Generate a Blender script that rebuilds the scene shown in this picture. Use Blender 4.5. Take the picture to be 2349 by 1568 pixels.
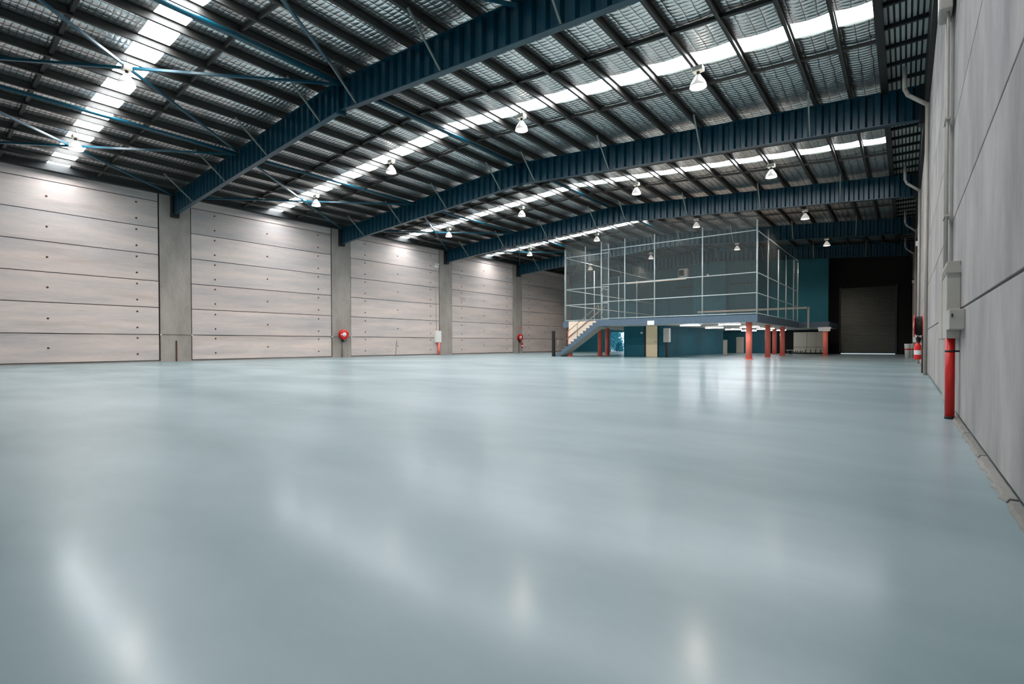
import bpy, bmesh, math, random
from mathutils import Vector, Matrix
random.seed(7)
D = bpy.data
for o in list(D.objects): D.objects.remove(o)
scene = bpy.context.scene
COL = scene.collection

# ------------------------------------------------------------------ camera
CAM_H = 0.9
F, CX, CY, W, HH = 1144.69, 1175.44, 803.17, 2349.0, 1568.0
ya, pi_, ro = math.radians(38.2356), math.radians(-0.7385), math.radians(-0.1099)
right = Vector((math.cos(ya), math.sin(ya), 0)); fwd = Vector((-math.sin(ya), math.cos(ya), 0)); up = Vector((0, 0, 1))
fw2 = fwd*math.cos(pi_) + up*math.sin(pi_); up2 = up*math.cos(pi_) - fwd*math.sin(pi_)
r2 = right*math.cos(ro) + up2*math.sin(ro); up3 = up2*math.cos(ro) - right*math.sin(ro)
cam = D.cameras.new('camera'); cam_o = D.objects.new('camera', cam); COL.objects.link(cam_o)
m = Matrix((r2, up3, -fw2)).transposed().to_4x4(); m.translation = Vector((0, 0, CAM_H)); cam_o.matrix_world = m
cam.sensor_width = 36.0; cam.lens = F/W*36.0
cam.shift_x = (W/2-CX)/W; cam.shift_y = (CY-HH/2)/W
cam.clip_start = 0.05; cam.clip_end = 500
scene.camera = cam_o

# ------------------------------------------------------------------ light and exposure
world = D.worlds.new('sky'); scene.world = world; world.use_nodes = True
bg = world.node_tree.nodes['Background']; bg.inputs[0].default_value = (0.80, 0.92, 1.0, 1); bg.inputs[1].default_value = 1.5
SKYLIGHT = 30.0
LAMP_W = 420.0
TUBE = 55.0
scene.view_settings.view_transform = 'Standard'; scene.view_settings.look = 'None'
scene.view_settings.exposure = 0.15; scene.view_settings.gamma = 1.0
scene.view_settings.use_curve_mapping = False

# ------------------------------------------------------------------ helpers
def lin(r, g, b):
    f = lambda c: (c/255/12.92) if c/255 <= 0.04045 else ((c/255+0.055)/1.055)**2.4
    return (f(r), f(g), f(b), 1)
class Mat:
    def __init__(s, name):
        s.m = D.materials.new(name); s.m.use_nodes = True; s.t = s.m.node_tree; s.b = s.t.nodes['Principled BSDF']
    def n(s, typ, **kw):
        x = s.t.nodes.new(typ)
        for k, v in kw.items():
            if k in x.inputs.keys() if not hasattr(x, k) else False: x.inputs[k].default_value = v
            else: setattr(x, k, v)
        return x
    def l(s, a, b): s.t.links.new(a, b)
def simple(name, col, rough=0.5, metal=0.0, var=0.06, scale=6.0, bump=0.0, spec=0.5):
    M = Mat(name); b = M.b
    b.inputs['Roughness'].default_value = rough; b.inputs['Metallic'].default_value = metal
    b.inputs['Specular IOR Level'].default_value = spec
    tc = M.n('ShaderNodeTexCoord'); nz = M.n('ShaderNodeTexNoise'); nz.inputs['Scale'].default_value = scale; nz.inputs['Detail'].default_value = 5
    M.l(tc.outputs['Object'], nz.inputs['Vector'])
    rp = M.n('ShaderNodeValToRGB')
    rp.color_ramp.elements[0].position = 0.3; rp.color_ramp.elements[1].position = 0.7
    rp.color_ramp.elements[0].color = tuple(c*(1-var) for c in col[:3])+(1,); rp.color_ramp.elements[1].color = tuple(min(1, c*(1+var)) for c in col[:3])+(1,)
    M.l(nz.outputs['Fac'], rp.inputs[0]); M.l(rp.outputs[0], b.inputs['Base Color'])
    if bump:
        bp = M.n('ShaderNodeBump'); bp.inputs['Strength'].default_value = bump; bp.inputs['Distance'].default_value = 0.01
        M.l(nz.outputs['Fac'], bp.inputs['Height']); M.l(bp.outputs[0], b.inputs['Normal'])
    return M.m
def emit(name, col, strength):
    M = Mat(name); b = M.b
    b.inputs['Base Color'].default_value = (0.8, 0.8, 0.8, 1)
    b.inputs['Emission Color'].default_value = col; b.inputs['Emission Strength'].default_value = strength
    return M.m
def concrete(name, c1, c2, dirt, streak='h', rnd=0.10):
    M = Mat(name); b = M.b; b.inputs['Roughness'].default_value = 0.85
    tc = M.n('ShaderNodeTexCoord'); mp = M.n('ShaderNodeMapping')
    mp.inputs['Scale'].default_value = (1, 0.25, 2.2) if streak == 'h' else (1.3, 1.3, 0.5)
    M.l(tc.outputs['Object'], mp.inputs['Vector'])
    oi = M.n('ShaderNodeObjectInfo')
    off = M.n('ShaderNodeVectorMath'); off.operation = 'ADD'
    cmb = M.n('ShaderNodeCombineXYZ'); mul = M.n('ShaderNodeMath'); mul.operation = 'MULTIPLY'; mul.inputs[1].default_value = 50
    M.l(oi.outputs['Random'], mul.inputs[0]); M.l(mul.outputs[0], cmb.inputs[0]); M.l(mul.outputs[0], cmb.inputs[1])
    M.l(mp.outputs[0], off.inputs[0]); M.l(cmb.outputs[0], off.inputs[1])
    n1 = M.n('ShaderNodeTexNoise'); n1.inputs['Scale'].default_value = 0.9; n1.inputs['Detail'].default_value = 8; n1.inputs['Roughness'].default_value = 0.62
    M.l(off.outputs[0], n1.inputs['Vector'])
    rp = M.n('ShaderNodeValToRGB'); rp.color_ramp.elements[0].position = 0.32; rp.color_ramp.elements[1].position = 0.68
    rp.color_ramp.elements[0].color = c1; rp.color_ramp.elements[1].color = c2
    M.l(n1.outputs['Fac'], rp.inputs[0])
    # fine grain
    n2 = M.n('ShaderNodeTexNoise'); n2.inputs['Scale'].default_value = 14; n2.inputs['Detail'].default_value = 6
    M.l(off.outputs[0], n2.inputs['Vector'])
    mr = M.n('ShaderNodeMapRange'); mr.inputs['To Min'].default_value = 0.86; mr.inputs['To Max'].default_value = 1.1
    M.l(n2.outputs['Fac'], mr.inputs['Value'])
    # stains
    n3 = M.n('ShaderNodeTexNoise'); n3.inputs['Scale'].default_value = 0.55; n3.inputs['Detail'].default_value = 9
    off2 = M.n('ShaderNodeVectorMath'); off2.operation = 'ADD'; off2.inputs[1].default_value = (13, 7, 5); M.l(off.outputs[0], off2.inputs[0]); M.l(off2.outputs[0], n3.inputs['Vector'])
    r3 = M.n('ShaderNodeValToRGB'); r3.color_ramp.elements[0].position = 0.60; r3.color_ramp.elements[1].position = 0.78
    r3.color_ramp.elements[0].color = (0, 0, 0, 1); r3.color_ramp.elements[1].color = (0.6, 0.6, 0.6, 1); M.l(n3.outputs['Fac'], r3.inputs[0])
    mx = M.n('ShaderNodeMix'); mx.data_type = 'RGBA'; M.l(r3.outputs[0], mx.inputs[0]); M.l(rp.outputs[0], mx.inputs[6]); mx.inputs[7].default_value = dirt
    hs = M.n('ShaderNodeHueSaturation')
    mv = M.n('ShaderNodeMapRange'); mv.inputs['To Min'].default_value = 1-rnd; mv.inputs['To Max'].default_value = 1+rnd; M.l(oi.outputs['Random'], mv.inputs['Value'])
    mm = M.n('ShaderNodeMath'); mm.operation = 'MULTIPLY'; M.l(mv.outputs[0], mm.inputs[0]); M.l(mr.outputs[0], mm.inputs[1])
    M.l(mm.outputs[0], hs.inputs['Value']); M.l(mx.outputs[2], hs.inputs['Color']); M.l(hs.outputs[0], b.inputs['Base Color'])
    bp = M.n('ShaderNodeBump'); bp.inputs['Strength'].default_value = 0.25; bp.inputs['Distance'].default_value = 0.01
    M.l(n2.outputs['Fac'], bp.inputs['Height']); M.l(bp.outputs[0], b.inputs['Normal'])
    return M.m

# ------------------------------------------------------------------ materials
mt = {}
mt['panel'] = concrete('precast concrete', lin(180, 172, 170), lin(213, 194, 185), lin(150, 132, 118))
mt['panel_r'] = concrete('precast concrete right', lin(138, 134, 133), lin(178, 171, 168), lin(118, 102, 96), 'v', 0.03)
mt['column'] = concrete('column concrete', lin(140, 131, 124), lin(168, 158, 151), lin(110, 98, 90), 'v', 0.05)
mt['joint'] = simple('dark joint', lin(38, 34, 34), 0.9)
mt['kerb'] = concrete('rough kerb concrete', lin(120, 116, 112), lin(150, 144, 138), lin(80, 70, 64), 'h', 0.08)
mt['rafter'] = simple('dark blue steel paint', lin(6, 54, 70), 0.28, 0.0, 0.05, 3, spec=0.4)
mt['strut'] = simple('cyan steel paint', lin(6, 70, 88), 0.3, 0.0, 0.05, 3)
mt['black_steel'] = simple('black steel', lin(18, 20, 24), 0.5)
mt['galv'] = simple('galvanised steel', lin(48, 45, 42), 0.5, 0.0, 0.12, 9)
mt['galv_d'] = simple('dull galvanised steel', lin(40, 40, 40), 0.5, 0.3, 0.12, 9)
mt['brace'] = simple('grey fly brace', lin(120, 128, 124), 0.5, 0.3)
mt['deck'] = simple('bare roof deck', lin(170, 176, 172), 0.4, 0.3)
mt['gutter'] = simple('dark gutter steel', lin(14, 18, 19), 0.6)
mt['alum'] = emit('glowing acrylic reflector', (1.0, 0.95, 0.88, 1), 0.35)
mt['ballast'] = simple('cream ballast housing', lin(222, 214, 200), 0.5)
mt['bulb'] = emit('lamp bulb', (1.0, 0.9, 0.78, 1), 14.0)
mt['tube'] = emit('fluorescent tube', (0.93, 0.96, 1.0, 1), TUBE)
mt['skylight'] = emit('skylight sheet', (0.92, 0.97, 1.0, 1), SKYLIGHT)
mt['slate'] = simple('slate grey fascia paint', lin(80, 98, 114), 0.55)
mt['soffit'] = simple('cream soffit board', lin(214, 202, 190), 0.7)
mt['teal'] = simple('teal wall paint', lin(14, 90, 106), 0.8, 0, 0.10, 1.2, 0.05)
mt['teal_d'] = simple('darker teal', lin(10, 74, 88), 0.7, 0, 0.10, 1.2)  # darker teal for recess panels, one base panel and downpipes
mt['coral'] = simple('coral red post paint', lin(248, 126, 108), 0.5, 0, 0.05, 3)
mt['red'] = simple('bright red paint', lin(206, 26, 20), 0.4, 0, 0.05, 3)
mt['white'] = simple('off white plastic', lin(226, 224, 220), 0.5, 0, 0.03)
mt['cream'] = simple('cream board', lin(232, 210, 190), 0.6, 0, 0.03)
mt['door'] = simple('cream door paint', lin(252, 224, 186), 0.5, 0, 0.03)
mt['black'] = simple('black rubber', lin(16, 15, 16), 0.6)
mt['frame'] = simple('black door frame', lin(10, 9, 9), 0.5)
mt['fence'] = simple('galvanised fence tube', lin(186, 198, 200), 0.35, 0.25, 0.05)
mt['rail'] = simple('brown handrail paint', lin(128, 112, 96), 0.5)
mt['cabinet'] = simple('beige sheet metal', lin(176, 170, 160), 0.5, 0, 0.04)
mt['pipe_w'] = simple('pale painted pipe', lin(172, 164, 156), 0.5)
mt['locker'] = simple('cream partition panel', lin(186, 180, 164), 0.6, 0, 0.05)
mt['dark_wall'] = simple('near black wall', lin(7, 8, 8), 0.9)  # near-black base colour for loading bay walls and one base panel
mt['roller'] = simple('dark roller shutter', lin(58, 62, 56), 0.45, 0.2)
mt['green'] = emit('green exit panel', lin(50, 190, 70), 0.7)
mt['exit_w'] = emit('white exit pictogram', (1, 1, 1, 1), 1.0)
mt['leaf'] = simple('shrub leaf', lin(70, 172, 190), 0.5, 0, 0.5, 20)
mt['ground'] = simple('pale outside paving', lin(190, 200, 205), 0.8)
mt['rust'] = simple('rusty steel', lin(84, 50, 38), 0.8, 0, 0.2, 12)
mt['ink'] = simple('faded stencil ink', lin(140, 112, 108), 0.9)

# floor: glossy grey-blue epoxy
M = Mat('epoxy floor'); b = M.b
tc = M.n('ShaderNodeTexCoord'); mp = M.n('ShaderNodeMapping'); mp.inputs['Scale'].default_value = (0.22, 0.5, 1); mp.inputs['Rotation'].default_value = (0, 0, 0.5); M.l(tc.outputs['Object'], mp.inputs[0])
n1 = M.n('ShaderNodeTexNoise'); n1.inputs['Scale'].default_value = 1.0; n1.inputs['Detail'].default_value = 7; n1.inputs['Roughness'].default_value = 0.55; M.l(mp.outputs[0], n1.inputs['Vector'])
rp = M.n('ShaderNodeValToRGB'); rp.color_ramp.elements[0].position = 0.30; rp.color_ramp.elements[1].position = 0.70
rp.color_ramp.elements[0].color = lin(102, 127, 130); rp.color_ramp.elements[1].color = lin(152, 169, 174)
M.l(n1.outputs['Fac'], rp.inputs[0])
n2 = M.n('ShaderNodeTexNoise'); n2.inputs['Scale'].default_value = 90; n2.inputs['Detail'].default_value = 3; M.l(tc.outputs['Object'], n2.inputs['Vector'])
mr = M.n('ShaderNodeMapRange'); mr.inputs['To Min'].default_value = 0.93; mr.inputs['To Max'].default_value = 1.07; M.l(n2.outputs['Fac'], mr.inputs['Value'])
hs = M.n('ShaderNodeHueSaturation'); M.l(rp.outputs[0], b.inputs['Base Color'])
r2_ = M.n('ShaderNodeMapRange'); r2_.inputs['To Min'].default_value = 0.22; r2_.inputs['To Max'].default_value = 0.32; M.l(n1.outputs['Fac'], r2_.inputs['Value']); b.inputs['Roughness'].default_value = 0.42; b.inputs['Coat Weight'].default_value = 0.42; b.inputs['Coat Roughness'].default_value = 0.17; b.inputs['Coat IOR'].default_value = 1.28
n3 = M.n('ShaderNodeTexNoise'); n3.inputs['Scale'].default_value = 1.6; n3.inputs['Detail'].default_value = 4; M.l(tc.outputs['Object'], n3.inputs['Vector'])
mt['floor'] = M.m

# foil blanket: quilted silver foil over wire netting
M = Mat('silver foil blanket'); b = M.b; b.inputs['Metallic'].default_value = 0.92; b.inputs['Roughness'].default_value = 0.24
tc = M.n('ShaderNodeTexCoord'); sp = M.n('ShaderNodeSeparateXYZ')
oi = M.n('ShaderNodeObjectInfo')
nzw = M.n('ShaderNodeTexNoise'); nzw.inputs['Scale'].default_value = 1.3; nzw.inputs['Detail'].default_value = 3; M.l(tc.outputs['Object'], nzw.inputs['Vector'])
vm = M.n('ShaderNodeVectorMath'); vm.operation = 'SCALE'; vm.inputs['Scale'].default_value = 0.12; M.l(nzw.outputs['Color'], vm.inputs[0])
va = M.n('ShaderNodeVectorMath'); va.operation = 'ADD'; M.l(tc.outputs['Object'], va.inputs[0]); M.l(vm.outputs[0], va.inputs[1]); M.l(va.outputs[0], sp.inputs[0])
def absin(src, period):
    a = M.n('ShaderNodeMath'); a.operation = 'MULTIPLY'; a.inputs[1].default_value = math.pi/period; M.l(src, a.inputs[0])
    s_ = M.n('ShaderNodeMath'); s_.operation = 'SINE'; M.l(a.outputs[0], s_.inputs[0])
    c_ = M.n('ShaderNodeMath'); c_.operation = 'ABSOLUTE'; M.l(s_.outputs[0], c_.inputs[0])
    return c_.outputs[0]
ax = absin(sp.outputs['X'], 0.30); ay = absin(sp.outputs['Y'], 0.15)
pw = M.n('ShaderNodeMath'); pw.operation = 'MULTIPLY'; M.l(ax, pw.inputs[0]); M.l(ay, pw.inputs[1])
pq = M.n('ShaderNodeMath'); pq.operation = 'POWER'; pq.inputs[1].default_value = 0.5; M.l(pw.outputs[0], pq.inputs[0])
nf = M.n('ShaderNodeTexNoise'); nf.inputs['Scale'].default_value = 9; nf.inputs['Detail'].default_value = 5; M.l(tc.outputs['Object'], nf.inputs['Vector'])
ad = M.n('ShaderNodeMath'); ad.operation = 'MULTIPLY_ADD'; ad.inputs[1].default_value = 0.9; M.l(nf.outputs['Fac'], ad.inputs[0]); M.l(pq.outputs[0], ad.inputs[2])
bp = M.n('ShaderNodeBump'); bp.inputs['Strength'].default_value = 0.6; bp.inputs['Distance'].default_value = 0.03; M.l(ad.outputs[0], bp.inputs['Height']); M.l(bp.outputs[0], b.inputs['Normal'])
mn = M.n('ShaderNodeMath'); mn.operation = 'MINIMUM'; M.l(ax, mn.inputs[0]); M.l(ay, mn.inputs[1])
rp = M.n('ShaderNodeValToRGB'); rp.color_ramp.elements[0].position = 0.04; rp.color_ramp.elements[1].position = 0.14
rp.color_ramp.elements[0].color = lin(110, 110, 112); rp.color_ramp.elements[1].color = lin(224, 224, 224)
M.l(mn.outputs[0], rp.inputs[0]); M.l(rp.outputs[0], b.inputs['Base Color'])
mt['foil'] = M.m

# wire netting of the mezzanine fence (real holes: transparent between wires)
M = Mat('fine wire netting'); b = M.b; b.inputs['Base Color'].default_value = lin(122, 130, 130); b.inputs['Roughness'].default_value = 0.5; b.inputs['Metallic'].default_value = 0.2
tc = M.n('ShaderNodeTexCoord'); sp = M.n('ShaderNodeSeparateXYZ'); M.l(tc.outputs['Object'], sp.inputs[0])
ac = absin(sp.outputs['Z'], 0.05)
sxy = M.n('ShaderNodeMath'); sxy.operation = 'ADD'; M.l(sp.outputs['X'], sxy.inputs[0]); M.l(sp.outputs['Y'], sxy.inputs[1])
ab = absin(sxy.outputs[0], 0.05)
mn = M.n('ShaderNodeMath'); mn.operation = 'MINIMUM'; M.l(ac, mn.inputs[0]); M.l(ab, mn.inputs[1])
lt = M.n('ShaderNodeMath'); lt.operation = 'LESS_THAN'; lt.inputs[1].default_value = 0.15; M.l(mn.outputs[0], lt.inputs[0]); M.l(lt.outputs[0], b.inputs['Alpha'])
mt['netting'] = M.m

# ------------------------------------------------------------------ mesh helpers
def box(bm, x0, x1, y0, y1, z0, z1):
    v = [bm.verts.new(p) for p in ((x0,y0,z0),(x1,y0,z0),(x1,y1,z0),(x0,y1,z0),(x0,y0,z1),(x1,y0,z1),(x1,y1,z1),(x0,y1,z1))]
    for f in ((0,3,2,1),(4,5,6,7),(0,1,5,4),(1,2,6,5),(2,3,7,6),(3,0,4,7)): bm.faces.new([v[i] for i in f])
def hexa(bm, p):   # 8 points, bottom ring then top ring
    v = [bm.verts.new(q) for q in p]
    for f in ((0,3,2,1),(4,5,6,7),(0,1,5,4),(1,2,6,5),(2,3,7,6),(3,0,4,7)): bm.faces.new([v[i] for i in f])
def tube(bm, a, b, r, seg=10, r2=None, cap=True):
    a, b = Vector(a), Vector(b); d = (b-a).normalized(); r2 = r if r2 is None else r2
    t = Vector((0,0,1)) if abs(d.z) < 0.9 else Vector((1,0,0)); u = d.cross(t).normalized(); w = d.cross(u)
    R = [[bm.verts.new(c + (u*math.cos(2*math.pi*i/seg)+w*math.sin(2*math.pi*i/seg))*rr) for i in range(seg)] for c, rr in ((a, r), (b, r2))]
    for i in range(seg):
        f = bm.faces.new((R[0][i], R[0][(i+1)%seg], R[1][(i+1)%seg], R[1][i])); f.smooth = True
    if cap: bm.faces.new(R[0][::-1]); bm.faces.new(R[1])
def bar(bm, a, b, w, h):   # rectangular bar between two points
    a, b = Vector(a), Vector(b); d = (b-a).normalized(); t = Vector((0,0,1)) if abs(d.z) < 0.95 else Vector((0,1,0))
    s = d.cross(t).normalized()*w/2; u = s.normalized().cross(d).normalized()*h/2
    hexa(bm, [a-s-u, a+s-u, b+s-u, b-s-u, a-s+u, a+s+u, b+s+u, b-s+u])
def lathe(bm, prof, c=(0,0,0), seg=24, axis='z', cap=False):
    c = Vector(c); rings = []
    for r, h in prof:
        ring = []
        for i in range(seg):
            a = 2*math.pi*i/seg; x, y = r*math.cos(a), r*math.sin(a)
            p = {'z': (x, y, h), 'x': (h, x, y), 'y': (x, h, y)}[axis]; ring.append(bm.verts.new(c+Vector(p)))
        rings.append(ring)
    for k in range(len(rings)-1):
        for i in range(seg):
            f = bm.faces.new((rings[k][i], rings[k][(i+1)%seg], rings[k+1][(i+1)%seg], rings[k+1][i])); f.smooth = True
    if cap:
        bm.faces.new(rings[0][::-1]); bm.faces.new(rings[-1])
def new(): return bmesh.new()
def mesh(name, bm, mat):
    bmesh.ops.recalc_face_normals(bm, faces=bm.faces)
    me = D.meshes.new(name); bm.to_mesh(me); bm.free(); me.materials.append(mt[mat]); return me
def link(name, me, parent=None, loc=None):
    o = D.objects.new(name, me); COL.objects.link(o)
    if parent: o.parent = parent
    if loc is not None: o.location = loc
    return o
def obj(name, bm, mat, parent=None, loc=None, bevel=0):
    o = link(name, mesh(name, bm, mat), parent, loc)
    if bevel:
        md = o.modifiers.new('bevel', 'BEVEL'); md.width = bevel; md.segments = 2; md.limit_method = 'ANGLE'
    return o
def boxo(name, x0, x1, y0, y1, z0, z1, mat, parent=None, bevel=0):
    """a box object whose origin is the middle of its base; coordinates are relative to the parent's origin"""
    c = ((x0+x1)/2, (y0+y1)/2, z0); bm = new(); box(bm, x0-c[0], x1-c[0], y0-c[1], y1-c[1], 0, z1-z0)
    return obj(name, bm, mat, parent, c, bevel)
def tag(o, label, cat, group=None):
    o['label'] = label; o['category'] = cat
    if group: o['group'] = group
    return o
def thing(name, label, cat, loc=(0,0,0), group=None):
    o = D.objects.new(name, None); COL.objects.link(o); o.location = loc; o.empty_display_size = 0.2
    return tag(o, label, cat, group)
def setting(name, loc=(0,0,0)):
    o = D.objects.new(name, None); COL.objects.link(o); o.location = loc; o['kind'] = 'structure'; return o
def struct(o): o['kind'] = 'structure'; return o
def copy_tree(o, parent=None):
    c = o.copy(); COL.objects.link(c); c.parent = parent
    for ch in o.children: copy_tree(ch, c)
    return c

# ------------------------------------------------------------------ building frame (metres)
XL, XR, XK = -30.717, 0.50, -15.133
ZL, ZK, ZR = 7.771, 8.789, 7.690            # underside of rafters: left, ridge, right
YR = [-0.18 + 9.984*i for i in range(0, 6)]  # rafter lines, YR[1] the nearest in view
DEP = 1.05
YB = 50.0                                    # teal back wall
YREAR = -14.0
def zraf(x):
    return ZL+(ZK-ZL)*(x-XL)/(XK-XL) if x < XK else ZR+(ZK-ZR)*(0.433-x)/(0.433-XK)
def zpur(x): return zraf(x)+DEP               # underside of purlins
ORD = ['zeroth', 'first', 'second', 'third', 'fourth', 'fifth', 'sixth', 'seventh', 'eighth']

# ------------------------------------------------------------------ floor and ground
bm = new(); box(bm, XL-0.4, XR+0.4, YREAR, 53.0, -0.2, 0.0); struct(obj('floor', bm, 'floor'))
bm = new(); box(bm, -60, 30, 53.0, 90, -0.25, -0.04); struct(obj('ground_outside', bm, 'ground'))
bm = new(); box(bm, -60, 30, -40, YREAR-0.0, -0.25, -0.04); struct(obj('ground_forecourt', bm, 'ground'))

# ------------------------------------------------------------------ left wall: precast panels between pilasters
wl = setting('wall_left', (XL, 0, 0))
boxo('backing', -0.30, -0.07, YREAR, 53, 0, 9.35, 'joint', wl)
ZJ = [0.07, 1.425, 2.84, 4.215, 5.595, 6.975, 8.36, 8.95]
CW = 0.715
yc = [y+0.06 for y in YR]
spans = [(yc[i]+CW+0.05, yc[i+1]-CW-0.07) for i in range(5)]
hole = {}
def holes(L):
    """round fixing sockets of one panel"""
    bm = new()
    for fy in (0.14, 0.49, 0.89):
        for fz in ((0.26, 0.86) if fy != 0.49 else (0.5,)):
            lathe(bm, [(0.001, 0.008), (0.045, 0.008), (0.052, -0.01)], (0, L*(fy-0.5), 1.36*fz), 8, 'x')
    return mesh('fixing_sockets', bm, 'rust')
hm = holes(spans[1][1]-spans[1][0])
for (a, c) in spans:
    for k in range(7):
        p = boxo('concrete_panel', -0.10, random.uniform(-0.004, 0.004), a, c, ZJ[k]+0.018, ZJ[k+1]-0.018, 'panel', wl)
        if k < 6: link('fixing_sockets', hm, p, (0.05, 0, -0.02))
boxo('concrete_panel', -0.10, 0, YREAR, yc[0]-CW-0.05, 0, 8.9, 'panel', wl)
boxo('concrete_panel', -0.10, 0, yc[5]+CW, 50.2, 0, 8.9, 'panel', wl)
for i in range(6):
    boxo('column', -0.2, 0.035, yc[i]-CW, yc[i]+CW, 0, 8.85, 'column', wl, 0.012)
boxo('floor_kerb', -0.1, 0.03, YREAR, 50.0, 0, 0.055, 'kerb', wl)
# ------------------------------------------------------------------ right wall
wr = setting('wall_right', (XR, 0, 0))
boxo('backing', 0.07, 0.3, YREAR, 53, 0, 9.3, 'joint', wr)
ZJR = [0.0, 1.30, 2.575, 3.85, 5.12, 6.40, 7.85]
rs = [(YREAR, yc[0]-CW-0.03)] + [(yc[i]+CW+0.03, yc[i+1]-CW-0.03) for i in range(5)]
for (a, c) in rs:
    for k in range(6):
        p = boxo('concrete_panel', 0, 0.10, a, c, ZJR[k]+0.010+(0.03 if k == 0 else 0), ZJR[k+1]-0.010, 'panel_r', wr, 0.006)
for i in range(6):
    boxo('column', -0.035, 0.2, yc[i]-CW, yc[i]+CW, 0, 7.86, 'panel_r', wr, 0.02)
# broken kerb strip along the base near the camera
ys = [0.4, 2.6, 3.9, 5.3, 6.6, 8.6]
for i in range(5):
    bm = new(); n = 14; rows = []
    for k in range(n+1):
        y = ys[i]+0.02+(ys[i+1]-ys[i]-0.04)*k/n; wd = random.uniform(0.052, 0.078) if k % n else 0.05
        h = 0.024+random.uniform(-0.004, 0.004)
        rows.append([bm.verts.new(p) for p in ((0.0, y, 0), (0.0, y, h), (-wd*0.72, y, h), (-wd, y, 0.004), (-wd, y, 0))])
    for k in range(n):
        for q in range(4): bm.faces.new((rows[k][q], rows[k][q+1], rows[k+1][q+1], rows[k+1][q]))
    bm.faces.new(rows[0]); bm.faces.new(rows[-1][::-1])
    obj('kerb_piece', bm, 'kerb', wr)
# ------------------------------------------------------------------ rear wall behind the camera, with open dock doors
wre = setting('wall_rear', (0, YREAR, 0))
boxo('lintel', XL, XR, -0.3, 0, 6.0, 10.3, 'panel', wre)
for (a, c) in ((XL, -28), (-19.5, -18), (-9.5, -8.5), (-0.5, XR)): boxo('pier', a, c, -0.3, 0, 0, 6.0, 'panel', wre)

# ------------------------------------------------------------------ back wall: teal piers, recesses, opening
wb = setting('wall_back', (0, YB, 0))
boxo('pier', XL, -25.85, 0, 0.6, 0, 10.3, 'teal', wb)
boxo('lintel', -25.85, -23.95, 0, 0.6, 2.16, 10.3, 'teal', wb)
boxo('pier', -23.95, -22.35, 0, 0.6, 0, 10.3, 'teal', wb)
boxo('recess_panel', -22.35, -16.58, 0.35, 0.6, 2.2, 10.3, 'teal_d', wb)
boxo('base_panel', -22.35, -16.58, 0, 0.6, 0, 2.2, 'teal', wb)
boxo('pier', -16.58, -13.5, 0, 0.6, 0, 10.3, 'teal', wb)
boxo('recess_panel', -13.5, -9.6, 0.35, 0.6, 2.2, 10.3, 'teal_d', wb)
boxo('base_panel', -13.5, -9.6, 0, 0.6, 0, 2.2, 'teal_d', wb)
boxo('pier', -9.6, -5.19, 0, 0.6, 2.05, 10.3, 'teal', wb)
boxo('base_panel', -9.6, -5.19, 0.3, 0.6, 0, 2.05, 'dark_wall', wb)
for (x0, x1, z) in ((-18.46, -16.62, 6.5), (-13.2, -11.1, 6.48)): boxo('ledge_bar', x0, x1, 0.27, 0.36, z, z+0.10, 'frame', wb)
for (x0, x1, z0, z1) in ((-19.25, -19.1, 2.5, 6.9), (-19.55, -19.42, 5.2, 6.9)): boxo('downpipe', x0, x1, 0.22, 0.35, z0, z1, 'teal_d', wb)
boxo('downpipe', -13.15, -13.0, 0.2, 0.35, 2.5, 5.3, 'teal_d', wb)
# dark loading bay at the right end
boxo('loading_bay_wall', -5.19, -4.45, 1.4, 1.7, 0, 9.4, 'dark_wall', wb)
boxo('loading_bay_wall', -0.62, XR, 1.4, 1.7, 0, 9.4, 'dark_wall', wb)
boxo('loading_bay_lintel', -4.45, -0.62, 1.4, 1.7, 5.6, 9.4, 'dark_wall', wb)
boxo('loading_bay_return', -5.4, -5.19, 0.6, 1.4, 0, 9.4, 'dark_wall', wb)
dr = setting('door_1', (-2.53, 51.35, 0))
bm = new(); n = 37
for i in range(n):
    z0 = 0.05+i*0.15; hexa(bm, [(-1.9, 0.0, z0), (1.9, 0.0, z0), (1.9, 0.05, z0), (-1.9, 0.05, z0), (-1.9, 0.04, z0+0.15), (1.9, 0.04, z0+0.15), (1.9, 0.05, z0+0.15), (-1.9, 0.05, z0+0.15)])
obj('shutter_curtain', bm, 'roller', dr)
bm = new(); box(bm, -1.98, -1.86, -0.06, 0.05, 0, 5.7); obj('guide_rail', bm, 'black_steel', dr)
bm = new(); box(bm, 1.86, 1.98, -0.06, 0.05, 0, 5.7); obj('guide_rail', bm, 'black_steel', dr)

# ------------------------------------------------------------------ ceiling: foil blanket, purlins, bridging
ce = setting('ceiling')
PURL = [-30.45]+[-16.30-1.31*k for k in range(10, -1, -1)]+[-15.133]+[-14.10+1.29*k for k in range(0, 10)]+[-1.50, -0.56]
PURL = sorted(PURL)
PH = 0.25
SKY0, SKY1 = 4.93, 5.72          # skylight strip inside each bay
def foil(x0, x1, y0, y1):
    bm = new(); nx = 6; cx, cy = (x0+x1)/2, (y0+y1)/2; zc = zpur(cx)+PH; rows = []
    for i in range(nx+1):
        x = x0+(x1-x0)*i/nx; s = -0.05*math.sin(math.pi*i/nx)
        z = (zpur(x0)*(nx-i)+zpur(x1)*i)/nx+PH+s-zc
        rows.append((bm.verts.new((x-cx, y0-cy, z)), bm.verts.new((x-cx, y1-cy, z))))
    for i in range(nx):
        f = bm.faces.new((rows[i][0], rows[i][1], rows[i+1][1], rows[i+1][0])); f.smooth = True
    return link('insulation_panel', mesh('insulation_panel', bm, 'foil'), ce, (cx, cy, zc))
for i in range(5):
    y0, y1 = YR[i], YR[i+1]
    for k in range(len(PURL)-1):
        foil(PURL[k], PURL[k+1], y0, y0+SKY0); foil(PURL[k], PURL[k+1], y0+SKY1, y1 if i < 4 else 52.0)
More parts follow.
